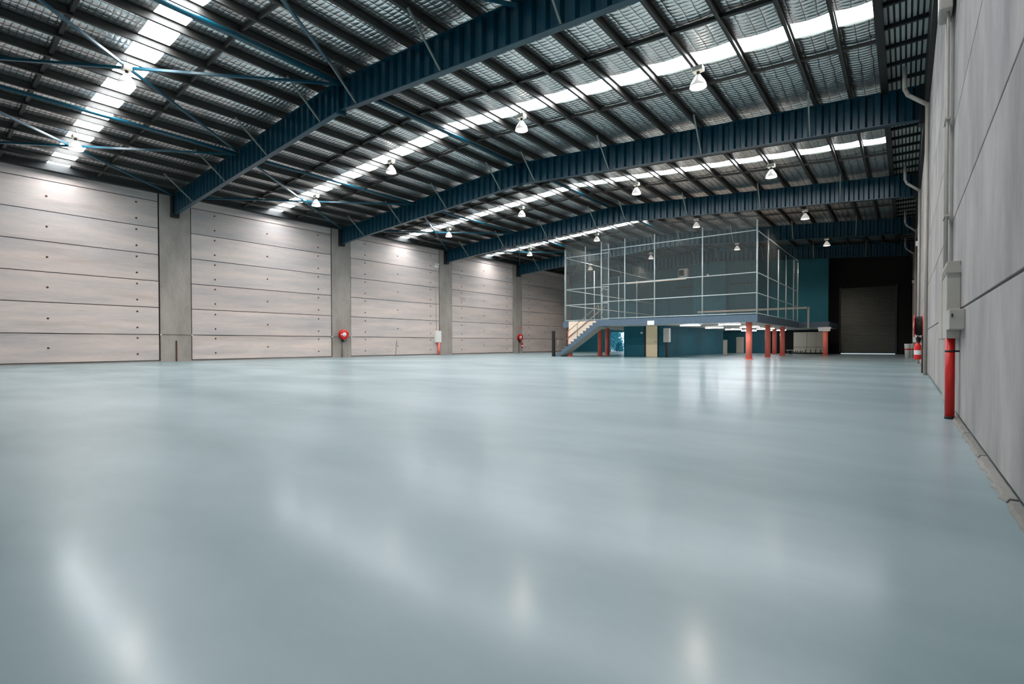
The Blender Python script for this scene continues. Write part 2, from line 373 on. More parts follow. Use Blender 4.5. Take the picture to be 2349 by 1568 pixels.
# roof sheeting over everything
bm = new()
for (x0, x1) in ((XL-0.4, XK), (XK, XR+0.4)):
    z0, z1 = zpur(x0)+PH+0.12, zpur(x1)+PH+0.12
    hexa(bm, [(x0, YREAR, z0), (x1, YREAR, z1), (x1, 53, z1), (x0, 53, z0), (x0, YREAR, z0+.06), (x1, YREAR, z1+.06), (x1, 53, z1+.06), (x0, 53, z0+.06)])
obj('roof_sheet', bm, 'deck', ce)
# insulation over the bay behind the camera
for (x0, x1) in ((XL, XK), (XK, XR)): foil(x0, x1, YREAR, YR[0])
# purlins: C sections running the length of the hall
bm = new(); L0, L1 = YREAR+0.1, 50.0
box(bm, -0.012, 0.012, L0, L1, 0, PH); box(bm, -0.012, 0.075, L0, L1, 0, 0.012); box(bm, -0.012, 0.075, L0, L1, PH-0.012, PH); box(bm, 0.063, 0.075, L0, L1, 0.012, 0.035)
pm = mesh('purlin', bm, 'galv')
for x in PURL[1:-1]: link('purlin', pm, ce, (x, 0, zpur(x)))
# bridging rows
for i in range(5):
    for (dy, mat, w) in ((3.45, 'galv_d', 0.10), (6.75, 'galv', 0.05)):
        for (x0, x1) in ((XL+0.3, XK), (XK, -0.56)):
            bm = new(); bar(bm, (x0, 0, zpur(x0)+0.12), (x1, 0, zpur(x1)+0.12), w, 0.10)
            obj('bridging_bar', bm, mat, ce, (0, YR[i]+dy, 0))
# eave beam on the left, edge beam and bare deck on the right
boxo('eave_beam', XL, XL+0.32, YREAR, 50, 8.78, 9.12, 'gutter', ce)
boxo('edge_beam', -0.66, -0.48, YREAR, 51.4, zpur(-0.56)-0.03, zpur(-0.56)+0.3, 'gutter', ce)
boxo('gutter_side', 0.40, 0.62, YREAR, 51.4, 7.86, 9.4, 'gutter', ce)
bm = new(); bm2 = new(); x = -0.48; zc = zpur(0)+0.22
while x < 0.40:
    box(bm, x, x+0.07, YREAR, 51.4, zc, zc+0.03); box(bm2, x+0.07, x+0.115, YREAR, 51.4, zc+0.04, zc+0.05); x += 0.115
obj('ribbed_deck', bm, 'deck', ce); obj('deck_groove', bm2, 'gutter', ce)
bm = new(); box(bm, -0.48, 0.40, -0.04, 0.04, -0.10, 0.0); cb = mesh('deck_batten', bm, 'gutter')
for k in range(46): link('deck_batten', cb, ce, (0, 0.6+1.1*k, zc))
# skylight strips, one per bay, each pane between two purlins
for i in range(4):
    wn = setting('window_%d' % (i+1), (0, YR[i], 0))
    for k in range(len(PURL)-1):
        x0, x1 = PURL[k]+0.01, PURL[k+1]-0.01
        if i == 3 and x1 > -13.5: continue
        bm = new(); cx = (x0+x1)/2; za, zb = zpur(x0)+PH+0.01, zpur(x1)+PH+0.01; zc0 = (za+zb)/2
        for q in range(4):      # four corrugated runs to a pane
            ya_, yb_ = SKY0+(SKY1-SKY0)*q/4+0.004, SKY0+(SKY1-SKY0)*(q+1)/4-0.004
            hexa(bm, [(x0-cx, ya_, za-zc0), (x1-cx, ya_, zb-zc0), (x1-cx, yb_, zb-zc0), (x0-cx, yb_, za-zc0), (x0-cx, ya_, za-zc0+.03), (x1-cx, ya_, zb-zc0+.03), (x1-cx, yb_, zb-zc0+.03), (x0-cx, yb_, za-zc0+.03)])
        obj('pane', bm, 'skylight', wn, (cx, 0, zc0))
for k in range(len(PURL)-1):
    if PURL[k+1]-0.01 > -13.5: foil(PURL[k], PURL[k+1], YR[3]+SKY0, YR[3]+SKY1)
    foil(PURL[k], PURL[k+1], YR[4]+SKY0, YR[4]+SKY1)

# ------------------------------------------------------------------ portal rafters with corrugated webs
FL = 0.20
FLY = [-2.62, -6.24, -10.2, -14.15, -16.30, -20.22, -24.14, -27.9]
def rafter(i):
    where = ['behind the camera', 'nearest of the rafters, crossing the top of the picture', 'second rafter from the front', 'third rafter from the front, just above the netting fence', 'fourth rafter from the front, behind the netting fence', 'farthest rafter, against the teal back wall'][i]
    t = thing('steel_rafter', 'dark blue corrugated-web steel rafter, ' + where, 'rafter', (0, YR[i], 0), 'portal rafters')
    bm = new(); ends = [XL+0.30, XK, 0.36]
    pts = []; x = ends[0]; prof = [(0, -1), (0.14, -1), (0.20, 1), (0.34, 1)]; p = 0.40
    while x < ends[2]:
        for dx, s in prof:
            if x+dx < ends[2]: pts.append((x+dx, s*0.055))
        x += p
    vs = [(bm.verts.new((a, c, zraf(a)+0.02)), bm.verts.new((a, c, zraf(a)+DEP-0.02))) for a, c in pts]
    for k in range(len(vs)-1): bm.faces.new((vs[k][0], vs[k+1][0], vs[k+1][1], vs[k][1]))
    obj('web', bm, 'rafter', t)
    for nm, dz in (('bottom_flange', 0), ('top_flange', DEP-0.025)):
        bm = new()
        for (a, c) in ((ends[0], XK), (XK, ends[2])):
            za, zb = zraf(a)+dz, zraf(c)+dz
            hexa(bm, [(a, -FL/2, za), (c, -FL/2, zb), (c, FL/2, zb), (a, FL/2, za), (a, -FL/2, za+.025), (c, -FL/2, zb+.025), (c, FL/2, zb+.025), (a, FL/2, za+.025)])
        obj(nm, bm, 'rafter', t)
    bm = new(); box(bm, XK-0.02, XK+0.02, -0.15, 0.15, ZK-0.12, ZK+DEP); box(bm, XK+0.05, XK+0.09, -0.15, 0.15, ZK-0.12, ZK+DEP); obj('ridge_plate', bm, 'rafter', t)
    bm = new(); box(bm, XL+0.04, XL+0.34, -0.17, 0.17, 7.64, 8.85); obj('end_bracket', bm, 'black_steel', t)
    bm = new(); box(bm, 0.28, XR-0.04, -0.15, 0.15, 7.55, 8.75); obj('end_bracket', bm, 'black_steel', t)
    if i > 0:
        for fx in FLY:
            bm = new(); bar(bm, (fx, -0.05, zraf(fx)+0.04), (fx+0.12, -1.32, zpur(fx)+0.03), 0.05, 0.05); obj('fly_brace', bm, 'brace', t)
    return t
for i in range(6): rafter(i)

# struts and cross braces between rafters
def strut(i, x, dz, r, mat, label):
    bm = new(); tube(bm, (0, 0.1, 0), (0, 9.88, 0), r, 12)
    o = obj('roof_strut', bm, mat, None, (x, YR[i], zraf(x)+dz)); tag(o, label, 'strut', 'roof struts')
BAY = ['in the bay nearest the camera', 'between the first and second rafters', 'between the second and third rafters', 'between the third and fourth rafters', 'between the two farthest rafters']
for i in range(5):
    strut(i, -22.86, 0.90, 0.065, 'strut', 'cyan steel tube strut halfway up the left roof slope, ' + BAY[i])
    strut(i, -14.93, 0.86, 0.085, 'strut' if i == 0 else 'rafter', ('cyan' if i == 0 else 'dark blue') + ' steel tube strut along the ridge, ' + BAY[i])
def cross(i, x0, x1, label):
    t = thing('cross_brace', label, 'brace', (0, YR[i], 0), 'roof cross braces')
    for (a, c, o_) in ((x0, x1, 0.0), (x1, x0, 0.05)):
        bm = new(); bar(bm, (a, 0.12, zraf(a)+0.88+o_), (c, 9.86, zraf(c)+0.88+o_), 0.075, 0.075); obj('brace_bar', bm, 'strut', t)
for i in range(5): cross(i, XL+0.45, -22.95, 'cyan X-shaped roof brace beside the left wall, ' + BAY[i])
cross(0, -22.75, -15.1, 'cyan X-shaped roof brace below the ridge in the bay nearest the camera')
cross(0, -14.8, -7.5, 'dark diagonal roof brace right of the ridge in the bay nearest the camera')
cross(4, -6.2, -0.6, 'cyan X-shaped roof brace by the dark loading bay')

# ------------------------------------------------------------------ high-bay lamps
def highbay():
    t = thing('high_bay_lamp', '', 'lamp', (0,0,0), 'high-bay lamps under the roof')
    bm = new(); lathe(bm, [(0.07, 0.34), (0.085, 0.30), (0.12, 0.25), (0.175, 0.17), (0.215, 0.09), (0.24, 0.0), (0.232, 0.0), (0.205, 0.09), (0.165, 0.165), (0.11, 0.24), (0.06, 0.33)], seg=28); obj('reflector', bm, 'alum', t)
    bm = new(); tube(bm, (0,0,0.33), (0,0,0.44), 0.045, 12); obj('neck', bm, 'galv', t)
    bm = new(); box(bm, -0.15, 0.15, -0.11, 0.11, 0.44, 0.58); obj('ballast_housing', bm, 'ballast', t, None, 0.02)
    bm = new(); tube(bm, (0,0,0.58), (0,0,0.86), 0.008, 6); obj('hanger', bm, 'galv', t)
    bm = new(); lathe(bm, [(0.001, 0.06), (0.04, 0.08), (0.055, 0.13), (0.045, 0.20), (0.03, 0.25)], seg=14); obj('bulb', bm, 'bulb', t)
    ld = D.lights.new('lamp_light', 'SPOT'); ld.energy = LAMP_W; ld.spot_size = math.radians(150); ld.spot_blend = 0.6; ld.shadow_soft_size = 0.22; ld.color = (1.0, 0.86, 0.74)
    lo = D.objects.new('lamp_light', ld); COL.objects.link(lo); lo.parent = t; lo.location = (0, 0, -0.03)
    return t
hb = highbay(); first = True
LX = [-25.03, -18.65, -11.12, -4.74]
LXN = ['nearest the left wall', 'second from the left wall', 'second from the right wall', 'nearest the right wall']
LY = [4.75, 14.68, 24.63, 34.15, 44.5]
for i in range(5):
    for k in range(4):
        if i == 0 and k > 1: continue     # out of frame
        o = hb if first else copy_tree(hb); first = False
        o.location = (LX[k], LY[i], zraf(LX[k])+0.22)
        o['label'] = 'white high-bay lamp ' + LXN[k] + ', ' + BAY[i]
        for ch in o.children:
            if ch.name.startswith('hanger'): ch.scale = (1, 1, 1)

# ------------------------------------------------------------------ mezzanine
ZS, ZT = 2.08, 2.50
YM = 29.85; MXL, MXR = -19.63, -6.40
mz = thing('mezzanine_floor', 'raised mezzanine platform with slate grey edge beams and cream soffit', 'mezzanine')
boxo('deck', -16.1, MXR-0.05, YM+0.1, 49.9, ZS+0.02, ZT-0.02, 'soffit', mz)
boxo('deck', MXL+0.05, -16.1, 31.0, 49.9, ZS+0.02, ZT-0.02, 'soffit', mz)
boxo('edge_beam', -16.15, MXR, YM, YM+0.12, ZS, ZT, 'slate', mz)
boxo('edge_beam', MXR-0.12, MXR, YM+0.12, 43.3, ZS, ZT, 'slate', mz)
boxo('edge_beam', MXL, -16.15, 30.9, 31.02, ZS, ZT, 'slate', mz)
boxo('edge_beam', -16.15, -16.03, YM+0.12, 31.02, ZS, ZT, 'slate', mz)
boxo('edge_beam', MXL, MXL+0.12, 31.02, 49.9, ZS, ZT, 'slate', mz)
boxo('edge_beam', MXR, -4.42, 43.3, 43.42, ZS, ZT, 'slate', mz)
boxo('deck', MXR, -4.45, 43.42, 49.9, ZS+0.02, ZT-0.02, 'soffit', mz)
boxo('edge_beam', -4.5, -4.42, 43.42, 49.9, ZS, ZT, 'slate', mz)
# coral support posts
POSTS = [(-6.96, 30.45, 'front right corner of the mezzanine'), (-7.05, 35.8, 'right mezzanine edge, second from the corner'), (-8.55, 46.0, 'mezzanine back, thinnest looking one'), (-7.08, 40.9, 'right mezzanine edge, third from the corner'), (-4.62, 42.95, 'right end beside the cream partition'), (-17.75, 33.0, 'head of the staircase, left of the pair'), (-18.5, 35.6, 'head of the staircase, right of the pair'), (-19.35, 31.4, 'staircase back, partly hidden by steps')]
for (x, y, w) in POSTS:
    bm = new(); tube(bm, (0, 0, 0), (0, 0, ZS+0.02), 0.165, 24); box(bm, -0.2, 0.2, -0.2, 0.2, 0, 0.02)
    o = obj('support_post', bm, 'coral', None, (x, y, 0)); tag(o, 'round coral red steel post at the ' + w, 'post', 'mezzanine posts')

# teal rooms below the mezzanine
w1 = struct(boxo('wall_office_front', -15.5, -12.62, 32.3, 32.42, 0, ZS+0.02, 'teal')); w1.name = 'wall_office_front'
struct(boxo('wall_office_side', -12.74, -12.62, 32.42, 46, 0, ZS+0.02, 'teal'))
struct(boxo('wall_office_left', -15.5, -15.38, 32.42, 46, 0, ZS+0.02, 'teal'))
d2 = setting('door_2', (-13.46, 32.3, 0))
boxo('frame', -0.52, -0.40, -0.05, 0.0, 0, 2.17, 'frame', d2); boxo('frame', 0.40, 0.47, -0.05, 0, 0, 2.17, 'frame', d2); boxo('frame', -0.40, 0.40, -0.05, 0, 2.10, 2.17, 'frame', d2)
dl = boxo('leaf', -0.40, 0.40, -0.035, 0, 0.01, 2.10, 'door', d2)
bm = new(); tube(bm, (0.33, -0.08, 1.0), (0.22, -0.08, 1.0), 0.012, 8); tube(bm, (0.33, -0.03, 1.0), (0.33, -0.085, 1.0), 0.012, 8); obj('handle', bm, 'galv', dl, (0, 0.0175, 0))
ex = thing('exit_sign', 'green illuminated exit sign on the slate beam above the cream door', 'sign', (-12.49, YM-0.002, 2.06))
boxo('housing', -0.22, 0.22, -0.07, 0, 0, 0.27, 'white', ex); boxo('face', -0.20, 0.20, -0.078, -0.07, 0.02, 0.24, 'green', ex)
bm = new()   # running figure through a doorway
box(bm, 0.02, 0.12, -0.084, -0.078, 0.04, 0.21); lathe(bm, [(0.001, -0.085), (0.022, -0.083), (0.022, -0.078)], (-0.06, 0, 0.19), 10, 'y')
bar(bm, (-0.07, -0.081, 0.17), (-0.04, -0.081, 0.11), 0.006, 0.035); bar(bm, (-0.04, -0.081, 0.11), (-0.01, -0.081, 0.045), 0.006, 0.022); bar(bm, (-0.045, -0.081, 0.115), (-0.10, -0.081, 0.06), 0.006, 0.022); bar(bm, (-0.065, -0.081, 0.165), (-0.015, -0.081, 0.145), 0.006, 0.016)
obj('pictogram', bm, 'exit_w', ex)
sw = thing('light_switch', 'small white light switch left of the cream door', 'switch', (-14.19, 32.3, 1.58)); boxo('plate', -0.07, 0.07, -0.02, 0, 0, 0.12, 'white', sw); boxo('rocker', -0.02, 0.02, -0.028, -0.02, 0.03, 0.09, 'cabinet', sw)
eb = thing('electrical_cabinet', 'tall pale grey cabinet on a dark duct at the teal room corner', 'cabinet', (-12.30, 32.0, 0))
boxo('body', -0.20, 0.20, -0.12, 0.12, 1.0, 1.9, 'white', eb, 0.01); boxo('door', -0.18, 0.18, -0.135, -0.12, 1.03, 1.87, 'cabinet', eb); boxo('duct', -0.10, 0.06, -0.08, 0.08, 0, 1.0, 'frame', eb)
# back under the mezzanine
bd = setting('door_3', (-12.19, YB-0.02, 0)); boxo('leaf', -0.33, 0.33, -0.05, 0, 0.02, 1.5, 'locker', bd); boxo('vent', -0.2, 0.2, -0.06, -0.05, 1.2, 1.4, 'cabinet', bd)
wbx = thing('panel_stand', 'narrow cream upright panel standing under the mezzanine beside the teal room', 'panel', (-10.82, 40.0, 0)); boxo('board', -0.14, 0.14, -0.05, 0.05, 0.02, 1.18, 'locker', wbx); boxo('foot', -0.16, 0.16, -0.15, 0.15, 0, 0.02, 'galv', wbx)
lk = thing('partition', 'cream panelled partition with a dark kick space behind the right-hand coral post', 'partition', (0, YB, 0))
for (a, c) in ((-7.76, -6.76), (-6.74, -6.06), (-6.04, -5.42)):
    boxo('panel', a, c, -0.12, 0.0, 0.58, 1.87, 'locker', lk); boxo('panel', a, c, -0.12, 0.0, 0.1, 0.55, 'locker', lk)
for k in range(6):
    bm = new(); box(bm, -0.03, 0.03, -0.14, -0.12, 0.08, 0.36); obj('leg', bm, 'frame', lk, (-7.6+0.38*k, 0, 0))
bn = thing('bench', 'low bench with thin pale top in front of the cream partition', 'bench', (-7.36, 48.0, 0))
boxo('top', -0.64, 0.64, -0.15, 0.15, 0.30, 0.34, 'white', bn)
for x in (-0.55, -0.2, 0.2, 0.55): boxo('leg', x-0.015, x+0.015, -0.12, 0.12, 0, 0.30, 'galv', bn)
lt = thing('junction_light', 'small white bulkhead fitting at the top of the right-hand coral post', 'light fitting', (-4.85, 42.7, 1.78)); boxo('body', -0.18, 0.55, -0.06, 0.06, 0.0, 0.16, 'white', lt); boxo('base', -0.22, 0.60, 0.02, 0.07, 0.16, 0.30, 'white', lt)
# fluorescent battens
FLU = [(-11.11, 31.1, 'front row, left'), (-8.83, 31.2, 'front row, right'), (-11.39, 37.0, 'second row, left'), (-9.05, 37.0, 'second row, right'), (-11.43, 42.2, 'third row, left'), (-9.1, 42.2, 'third row, right'), (-11.49, 47.5, 'back row, left'), (-9.2, 47.5, 'back row, right')]
FLU2 = [(-21.0+2.2, 42.0, 'behind the staircase posts')]
for (x, y, w) in FLU+FLU2:
    t = thing('fluorescent_light', 'lit white fluorescent batten under the mezzanine, ' + w, 'light', (x, y, 1.98), 'fluorescent battens under the mezzanine')
    boxo('body', 0, 1.25, -0.05, 0.05, 0.055, 0.12, 'white', t)
    bm = new(); tube(bm, (0.02, -0.03, 0.035), (1.23, -0.03, 0.035), 0.02, 10); tube(bm, (0.02, 0.03, 0.035), (1.23, 0.03, 0.035), 0.02, 10); obj('tube', bm, 'tube', t)

# ------------------------------------------------------------------ netting fence on the mezzanine
ZRAIL = [2.57, 3.69, 4.82, 7.13]
def fence(name, label, pts, ztop, ratop, zmesh, rails=ZRAIL):
    """pts: base points of the posts"""
    t = thing(name, label, 'fence', (pts[0][0], pts[0][1], ZT), 'netting fences round the mezzanine')
    o = Vector((pts[0][0], pts[0][1], ZT))
    for p, zt in zip(pts, ztop):
        bm = new(); tube(bm, (0, 0, 0), (0, 0, zt-ZT), 0.036, 8); obj('post', bm, 'fence', t, (p[0]-o.x, p[1]-o.y, 0))
    a, c = pts[0], pts[-1]
    for z in rails:
        bm = new(); tube(bm, (0, 0, z-ZT), (c[0]-a[0], c[1]-a[1], z-ZT), 0.028, 8); obj('rail', bm, 'fence', t)
    bm = new()
    d = Vector((c[0]-a[0], c[1]-a[1], 0)); q = [bm.verts.new(v) for v in (Vector((0,0,0.02)), d+Vector((0,0,0.02)), d+Vector((0,0,zmesh[1]-ZT)), Vector((0,0,zmesh[0]-ZT)))]; bm.faces.new(q)
    obj('netting', bm, 'netting', t)
    return t
fy = YM+0.06
fence('netting_fence', 'wide front netting fence of galvanised tubes on the mezzanine edge', [(-16.0, fy), (-14.3, fy), (-12.3, fy), (-9.38, fy), (-6.44, fy)], [7.7]*5, 0, (8.7, 8.1))
fence('netting_fence', 'right-hand side netting fence running back along the mezzanine', [(-6.44, y) for y in (fy+0.08, 32.72, 35.76, 38.4, 41.3, 43.05)], [7.67, 7.67, 6.9, 6.9, 7.0, 7.0], 0, (8.05, 8.0))
fence('netting_fence', 'left netting fence set back behind the staircase head', [(-19.5, 30.95), (-17.81, 30.95), (-16.0, 30.95)], [7.75]*3, 0, (8.35, 8.6))
fence('netting_fence', 'far left netting fence running back from the staircase corner', [(-19.5, y) for y in (31.05, 35.3, 39.6, 43.3, 47.5)], [7.6, 6.7, 6.7, 6.7, 6.7], 0, (8.0, 8.0))
gt = thing('netting_gate', 'narrow netting gate with black hinges at the top of the staircase', 'gate', (-16.0, fy+0.05, ZT))
for z in (0.06, 1.2, 2.1):
    bm = new(); tube(bm, (0, 0.08, z), (0, 0.92, z), 0.022, 8); obj('gate_rail', bm, 'fence', gt)
for y in (0.08, 0.92):
    bm = new(); tube(bm, (0, y, 0.05), (0, y, 2.12), 0.022, 8); obj('gate_stile', bm, 'fence', gt)
for z in (0.35, 1.85): bm = new(); lathe(bm, [(0.001, -0.09), (0.022, -0.08), (0.022, 0.08), (0.001, 0.09)], (0.0, 0.055, z), 10); obj('hinge', bm, 'black', gt)

# staircase
st = thing('staircase', 'straight slate grey staircase rising to the mezzanine in front of a cream board', 'stairs', (-19.6, 29.85, 0))
NS = 14; RI, GO = ZT/NS, 0.246
for (y0, y1, nm) in ((0.0, 0.06, 'stringer'), (0.92, 0.98, 'stringer')):
    bm = new(); a = (0.10, -0.02); L = GO*NS
    v0 = [(0.03, 0.0), (0.36, 0.0), (L, ZT-0.40), (L, ZT-0.05)]
    for k in range(NS-1, -1, -1): v0 += [(0.03+GO*k, RI*(k+1)-0.05)] + ([(0.03+GO*k, RI*k-0.05)] if k else [])
    f0 = [bm.verts.new((p[0], y0, p[1])) for p in v0]; f1 = [bm.verts.new((p[0], y1, p[1])) for p in v0]
    bm.faces.new(f0); bm.faces.new(f1[::-1])
    for k in range(len(v0)): bm.faces.new((f0[k], f0[(k+1) % len(v0)], f1[(k+1) % len(v0)], f1[k]))
    obj(nm, bm, 'slate', st)
for k in range(NS):
    bm = new(); box(bm, 0.0+GO*k, 0.04+GO*(k+1), 0.0, 0.98, RI*(k+1)-0.045, RI*(k+1)); obj('tread', bm, 'slate', st)
    bm = new(); box(bm, 0.045+GO*k, 0.06+GO*k, 0.06, 0.92, RI*k, RI*(k+1)-0.045); obj('riser', bm, 'cream', st)
bm = new(); L = GO*NS
hexa(bm, [(0.40, 0.06, 0.02), (L, 0.06, ZT-0.42), (L, 0.92, ZT-0.42), (0.40, 0.92, 0.02), (0.40, 0.06, 0.04), (L, 0.06, ZT-0.40), (L, 0.92, ZT-0.40), (0.40, 0.92, 0.04)]); obj('soffit', bm, 'cabinet', st)
for (dz, y) in ((1.02, 0.03), (0.56, 0.03), (1.02, 0.95)):
    bm = new(); tube(bm, (0.12, y, 0.10+dz), (L-0.02, y, ZT-0.04+dz), 0.024, 8); obj('handrail', bm, 'rail', st)
for fx in (0.02, 0.5, 1.0):
    bm = new(); x = 0.12+(L-0.14)*fx; z = 0.10+(ZT-0.14)*fx; tube(bm, (x, 0.03, z-0.05), (x, 0.03, z+1.03), 0.022, 8); obj('baluster', bm, 'rail', st)
o = thing('bollard', 'black steel upright at the foot of the staircase', 'post', (-19.74, 29.80, 0)); boxo('shaft', -0.09, 0.09, -0.09, 0.09, 0.015, 1.82, 'black', o, 0.01); boxo('base_plate', -0.16, 0.15, -0.14, 0.14, 0, 0.015, 'black', o); boxo('kick', 0.09, 0.14, -0.05, 0.05, 0.015, 0.14, 'black', o)
bm = new(); y = 0
v0 = [(-19.13, ZT-0.01), (-19.13, 0.42), (-16.2, 2.42), (-16.2, ZT-0.01)]
f0 = [bm.verts.new((p[0]+17.6, 0, p[1])) for p in v0]; f1 = [bm.verts.new((p[0]+17.6, 0.03, p[1])) for p in v0]
bm.faces.new(f0); bm.faces.new(f1[::-1])
for k in range(4): bm.faces.new((f0[k], f0[(k+1)%4], f1[(k+1)%4], f1[k]))
tag(obj('stair_board', bm, 'cream', None, (-17.6, 30.895-0.035, 0)), 'sloping cream board closing the far side of the staircase', 'board')

# handrail and fittings behind the netting
hr = thing('handrail', 'beige tube handrail along the far mezzanine landing, bending down at the right', 'handrail', (-5.75, 43.2, 0))
bm = new(); bar(bm, (0, 0, 3.58), (-8.2, 0, 3.58), 0.05, 0.14); obj('rail', bm, 'cabinet', hr)
bm = new(); bar(bm, (0, 0, 2.06), (0, 0, 3.65), 0.13, 0.05); obj('post', bm, 'cabinet', hr)
fl_ = thing('light_batten', 'long unlit beige light batten hanging inside the netting enclosure', 'light', (-16.4, 40.0, 6.05)); boxo('body', -2.56, 2.56, -0.06, 0.06, 0, 0.10, 'cream', fl_); 
for x in (-2.0, 2.0): boxo('hanger', x-0.008, x+0.008, -0.008, 0.008, 0.10, 3.72, 'galv', fl_)
pn = thing('pendant_sensor', 'thin pendant rod with a small ball inside the netting enclosure', 'sensor', (-13.66, 45.0, 6.85))
bm = new(); tube(bm, (0,0,0.1), (0,0,2.9), 0.025, 8); obj('rod', bm, 'galv', pn); bm = new(); lathe(bm, [(0.001, 0), (0.06, 0.02), (0.08, 0.07), (0.05, 0.13), (0.001, 0.14)], seg=12); obj('ball', bm, 'white', pn)
ac = thing('air_conditioner', 'white air conditioner box high on the teal back wall', 'air conditioner', (-17.56, YB+0.35, 7.58))
boxo('case', -0.46, 0.46, -0.5, 0, 0, 0.80, 'white', ac, 0.02); boxo('grille', -0.40, 0.12, -0.515, -0.5, 0.10, 0.70, 'black', ac); boxo('shelf', -0.52, 0.52, -0.55, 0, -0.06, 0, 'white', ac)

# outside the back opening: shrubs
for (x, y, r, h, w) in ((-28.7, 57, 1.3, 2.7, 'leftmost of the three'), (-30.7, 60.5, 1.9, 4.4, 'tallest, at the back'), (-26.9, 54.8, 0.5, 1.1, 'smallest, nearest the doorway')):
    t = thing('shrub', 'blue-green leafy shrub outside the back doorway, ' + w, 'shrub', (x, y, -0.04), 'shrubs outside')
    bm = new(); tube(bm, (0,0,0), (0,0,h*0.6), 0.05, 6, 0.02); obj('stem', bm, 'rust', t)
    bm = new()
    for k in range(1100):
        th, u = random.uniform(0, 2*math.pi), random.uniform(0.08, 1); rr = r*math.sqrt(random.random())*(1-0.45*u)
        c = Vector((rr*math.cos(th), rr*math.sin(th), h*u)); q = Vector((random.gauss(0,1), random.gauss(0,1), random.gauss(0,1))).normalized()*0.14; s = q.orthogonal().normalized()*0.07
        bm.faces.new([bm.verts.new(c-q), bm.verts.new(c+s), bm.verts.new(c+q), bm.verts.new(c-s)])
    o = obj('foliage', bm, 'leaf', t); o['kind'] = 'stuff'

# ------------------------------------------------------------------ things on the left wall
XF = XL+0.035
def hose_reel(label, loc, face):
    """face +1: faces +X, -1: faces -X"""
    t = thing('fire_hose_reel', label, 'hose reel', loc, 'fire hose reels'); s = face
    bm = new(); lathe(bm, [(0.20, s*0.04), (0.33, s*0.04), (0.34, s*0.06), (0.33, s*0.075), (0.20, s*0.075)], axis='x', seg=32); obj('back_plate', bm, 'red', t)
    bm = new()
    for k in range(4):
        for q in range(24):
            a0, a1 = 2*math.pi*q/24, 2*math.pi*(q+1)/24; rr = 0.27
            tube(bm, (s*(0.10+0.035*k), rr*math.cos(a0), rr*math.sin(a0)), (s*(0.10+0.035*k), rr*math.cos(a1), rr*math.sin(a1)), 0.022, 6, cap=False)
    lathe(bm, [(0.25, s*0.07), (0.25, s*0.25)], axis='x', seg=24); obj('hose_coil', bm, 'black', t)
    bm = new(); lathe(bm, [(0.14, s*0.252), (0.335, s*0.25), (0.345, s*0.265), (0.335, s*0.28), (0.14, s*0.275)], axis='x', seg=32); obj('front_disc', bm, 'red', t)
    bm = new(); lathe(bm, [(0.001, s*0.285), (0.15, s*0.28), (0.15, s*0.25)], axis='x', seg=28); hub = obj('hub_plate', bm, 'white', t)
    bm = new(); lathe(bm, [(0.05, s*0.287), (0.06, s*0.29), (0.07, s*0.287)], axis='x', seg=20); box(bm, min(s*0.284, s*0.29), max(s*0.284, s*0.29), -0.02, 0.02, 0.085, 0.12); obj('instruction_print', bm, 'cabinet', hub)
    bm = new(); box(bm, min(s*0.282, s*0.29), max(s*0.282, s*0.29), -0.29, -0.19, -0.025, 0.025); obj('arrow_label', bm, 'white', t)
    bm = new()
    pts = [(s*0.18, 0.0+0.26*math.sin(a), -0.30-0.22*math.cos(a)+0.02) for a in [(-1.4+2.8*k/12) for k in range(13)]]
    for k in range(12): tube(bm, pts[k], pts[k+1], 0.02, 6, cap=False)
    tube(bm, (s*0.16, -0.02, -0.5), (s*0.16, -0.06, -0.36), 0.05, 8, 0.07); obj('hose_loop', bm, 'black', t)
    bm = new(); tube(bm, (s*0.07, -0.06, -loc[2]+0.005), (s*0.07, -0.06, -0.30), 0.022, 8); obj('supply_pipe', bm, 'rust', t)
    bm = new(); box(bm, min(0, s*0.06), max(0, s*0.06), -0.06, 0.06, -0.06, 0.06); obj('bracket', bm, 'red', t)
    return t
hose_reel('red fire hose reel on the second concrete column of the left wall', (XF, 19.88, 1.57), 1)
hose_reel('small red fire hose reel on the farthest left column, above an extinguisher', (XF, 40.0, 1.56), 1)
def extinguisher(label, loc):
    t = thing('fire_extinguisher', label, 'extinguisher', loc, 'fire extinguishers')
    bm = new(); lathe(bm, [(0.001, 0), (0.08, 0.0), (0.085, 0.02), (0.085, 0.40), (0.06, 0.46), (0.03, 0.48), (0.03, 0.51)], seg=20); cy = obj('cylinder', bm, 'red', t)
    bm = new(); lathe(bm, [(0.0865, 0.14), (0.0865, 0.27)], seg=20); obj('label_band', bm, 'white', cy)
    bm = new(); box(bm, -0.02, 0.02, -0.09, 0.05, 0.53, 0.55); box(bm, -0.015, 0.015, -0.03, 0.03, 0.50, 0.54); obj('handle', bm, 'black', t)
    bm = new(); tube(bm, (0.02, 0.04, 0.52), (0.03, 0.10, 0.42), 0.012, 6); tube(bm, (0.03, 0.10, 0.42), (0.03, 0.10, 0.12), 0.012, 6); obj('hose', bm, 'black', t)
    return t
extinguisher('red fire extinguisher below the far left hose reel', (XF+0.10, 40.45, 0.50))
for (y, w) in ((39.80, 'left of two'), (40.38, 'right of two')):
    t = thing('fire_sign', 'small red fire sign on the farthest left column, ' + w, 'sign', (XF, y, 2.36), 'fire signs'); boxo('plate', 0, 0.008, -0.09, 0.09, 0, 0.24, 'red', t); boxo('symbol', 0.008, 0.011, -0.04, 0.04, 0.05, 0.19, 'white', t)
cb_ = thing('wall_cabinet', 'white wall cabinet on a red pipe at the third left column', 'cabinet', (XL, 28.86, 0))
boxo('body', 0.0, 0.2, -0.30, 0.28, 1.04, 2.0, 'white', cb_, 0.01); boxo('door', 0.2, 0.212, -0.27, 0.25, 1.07, 1.97, 'white', cb_)
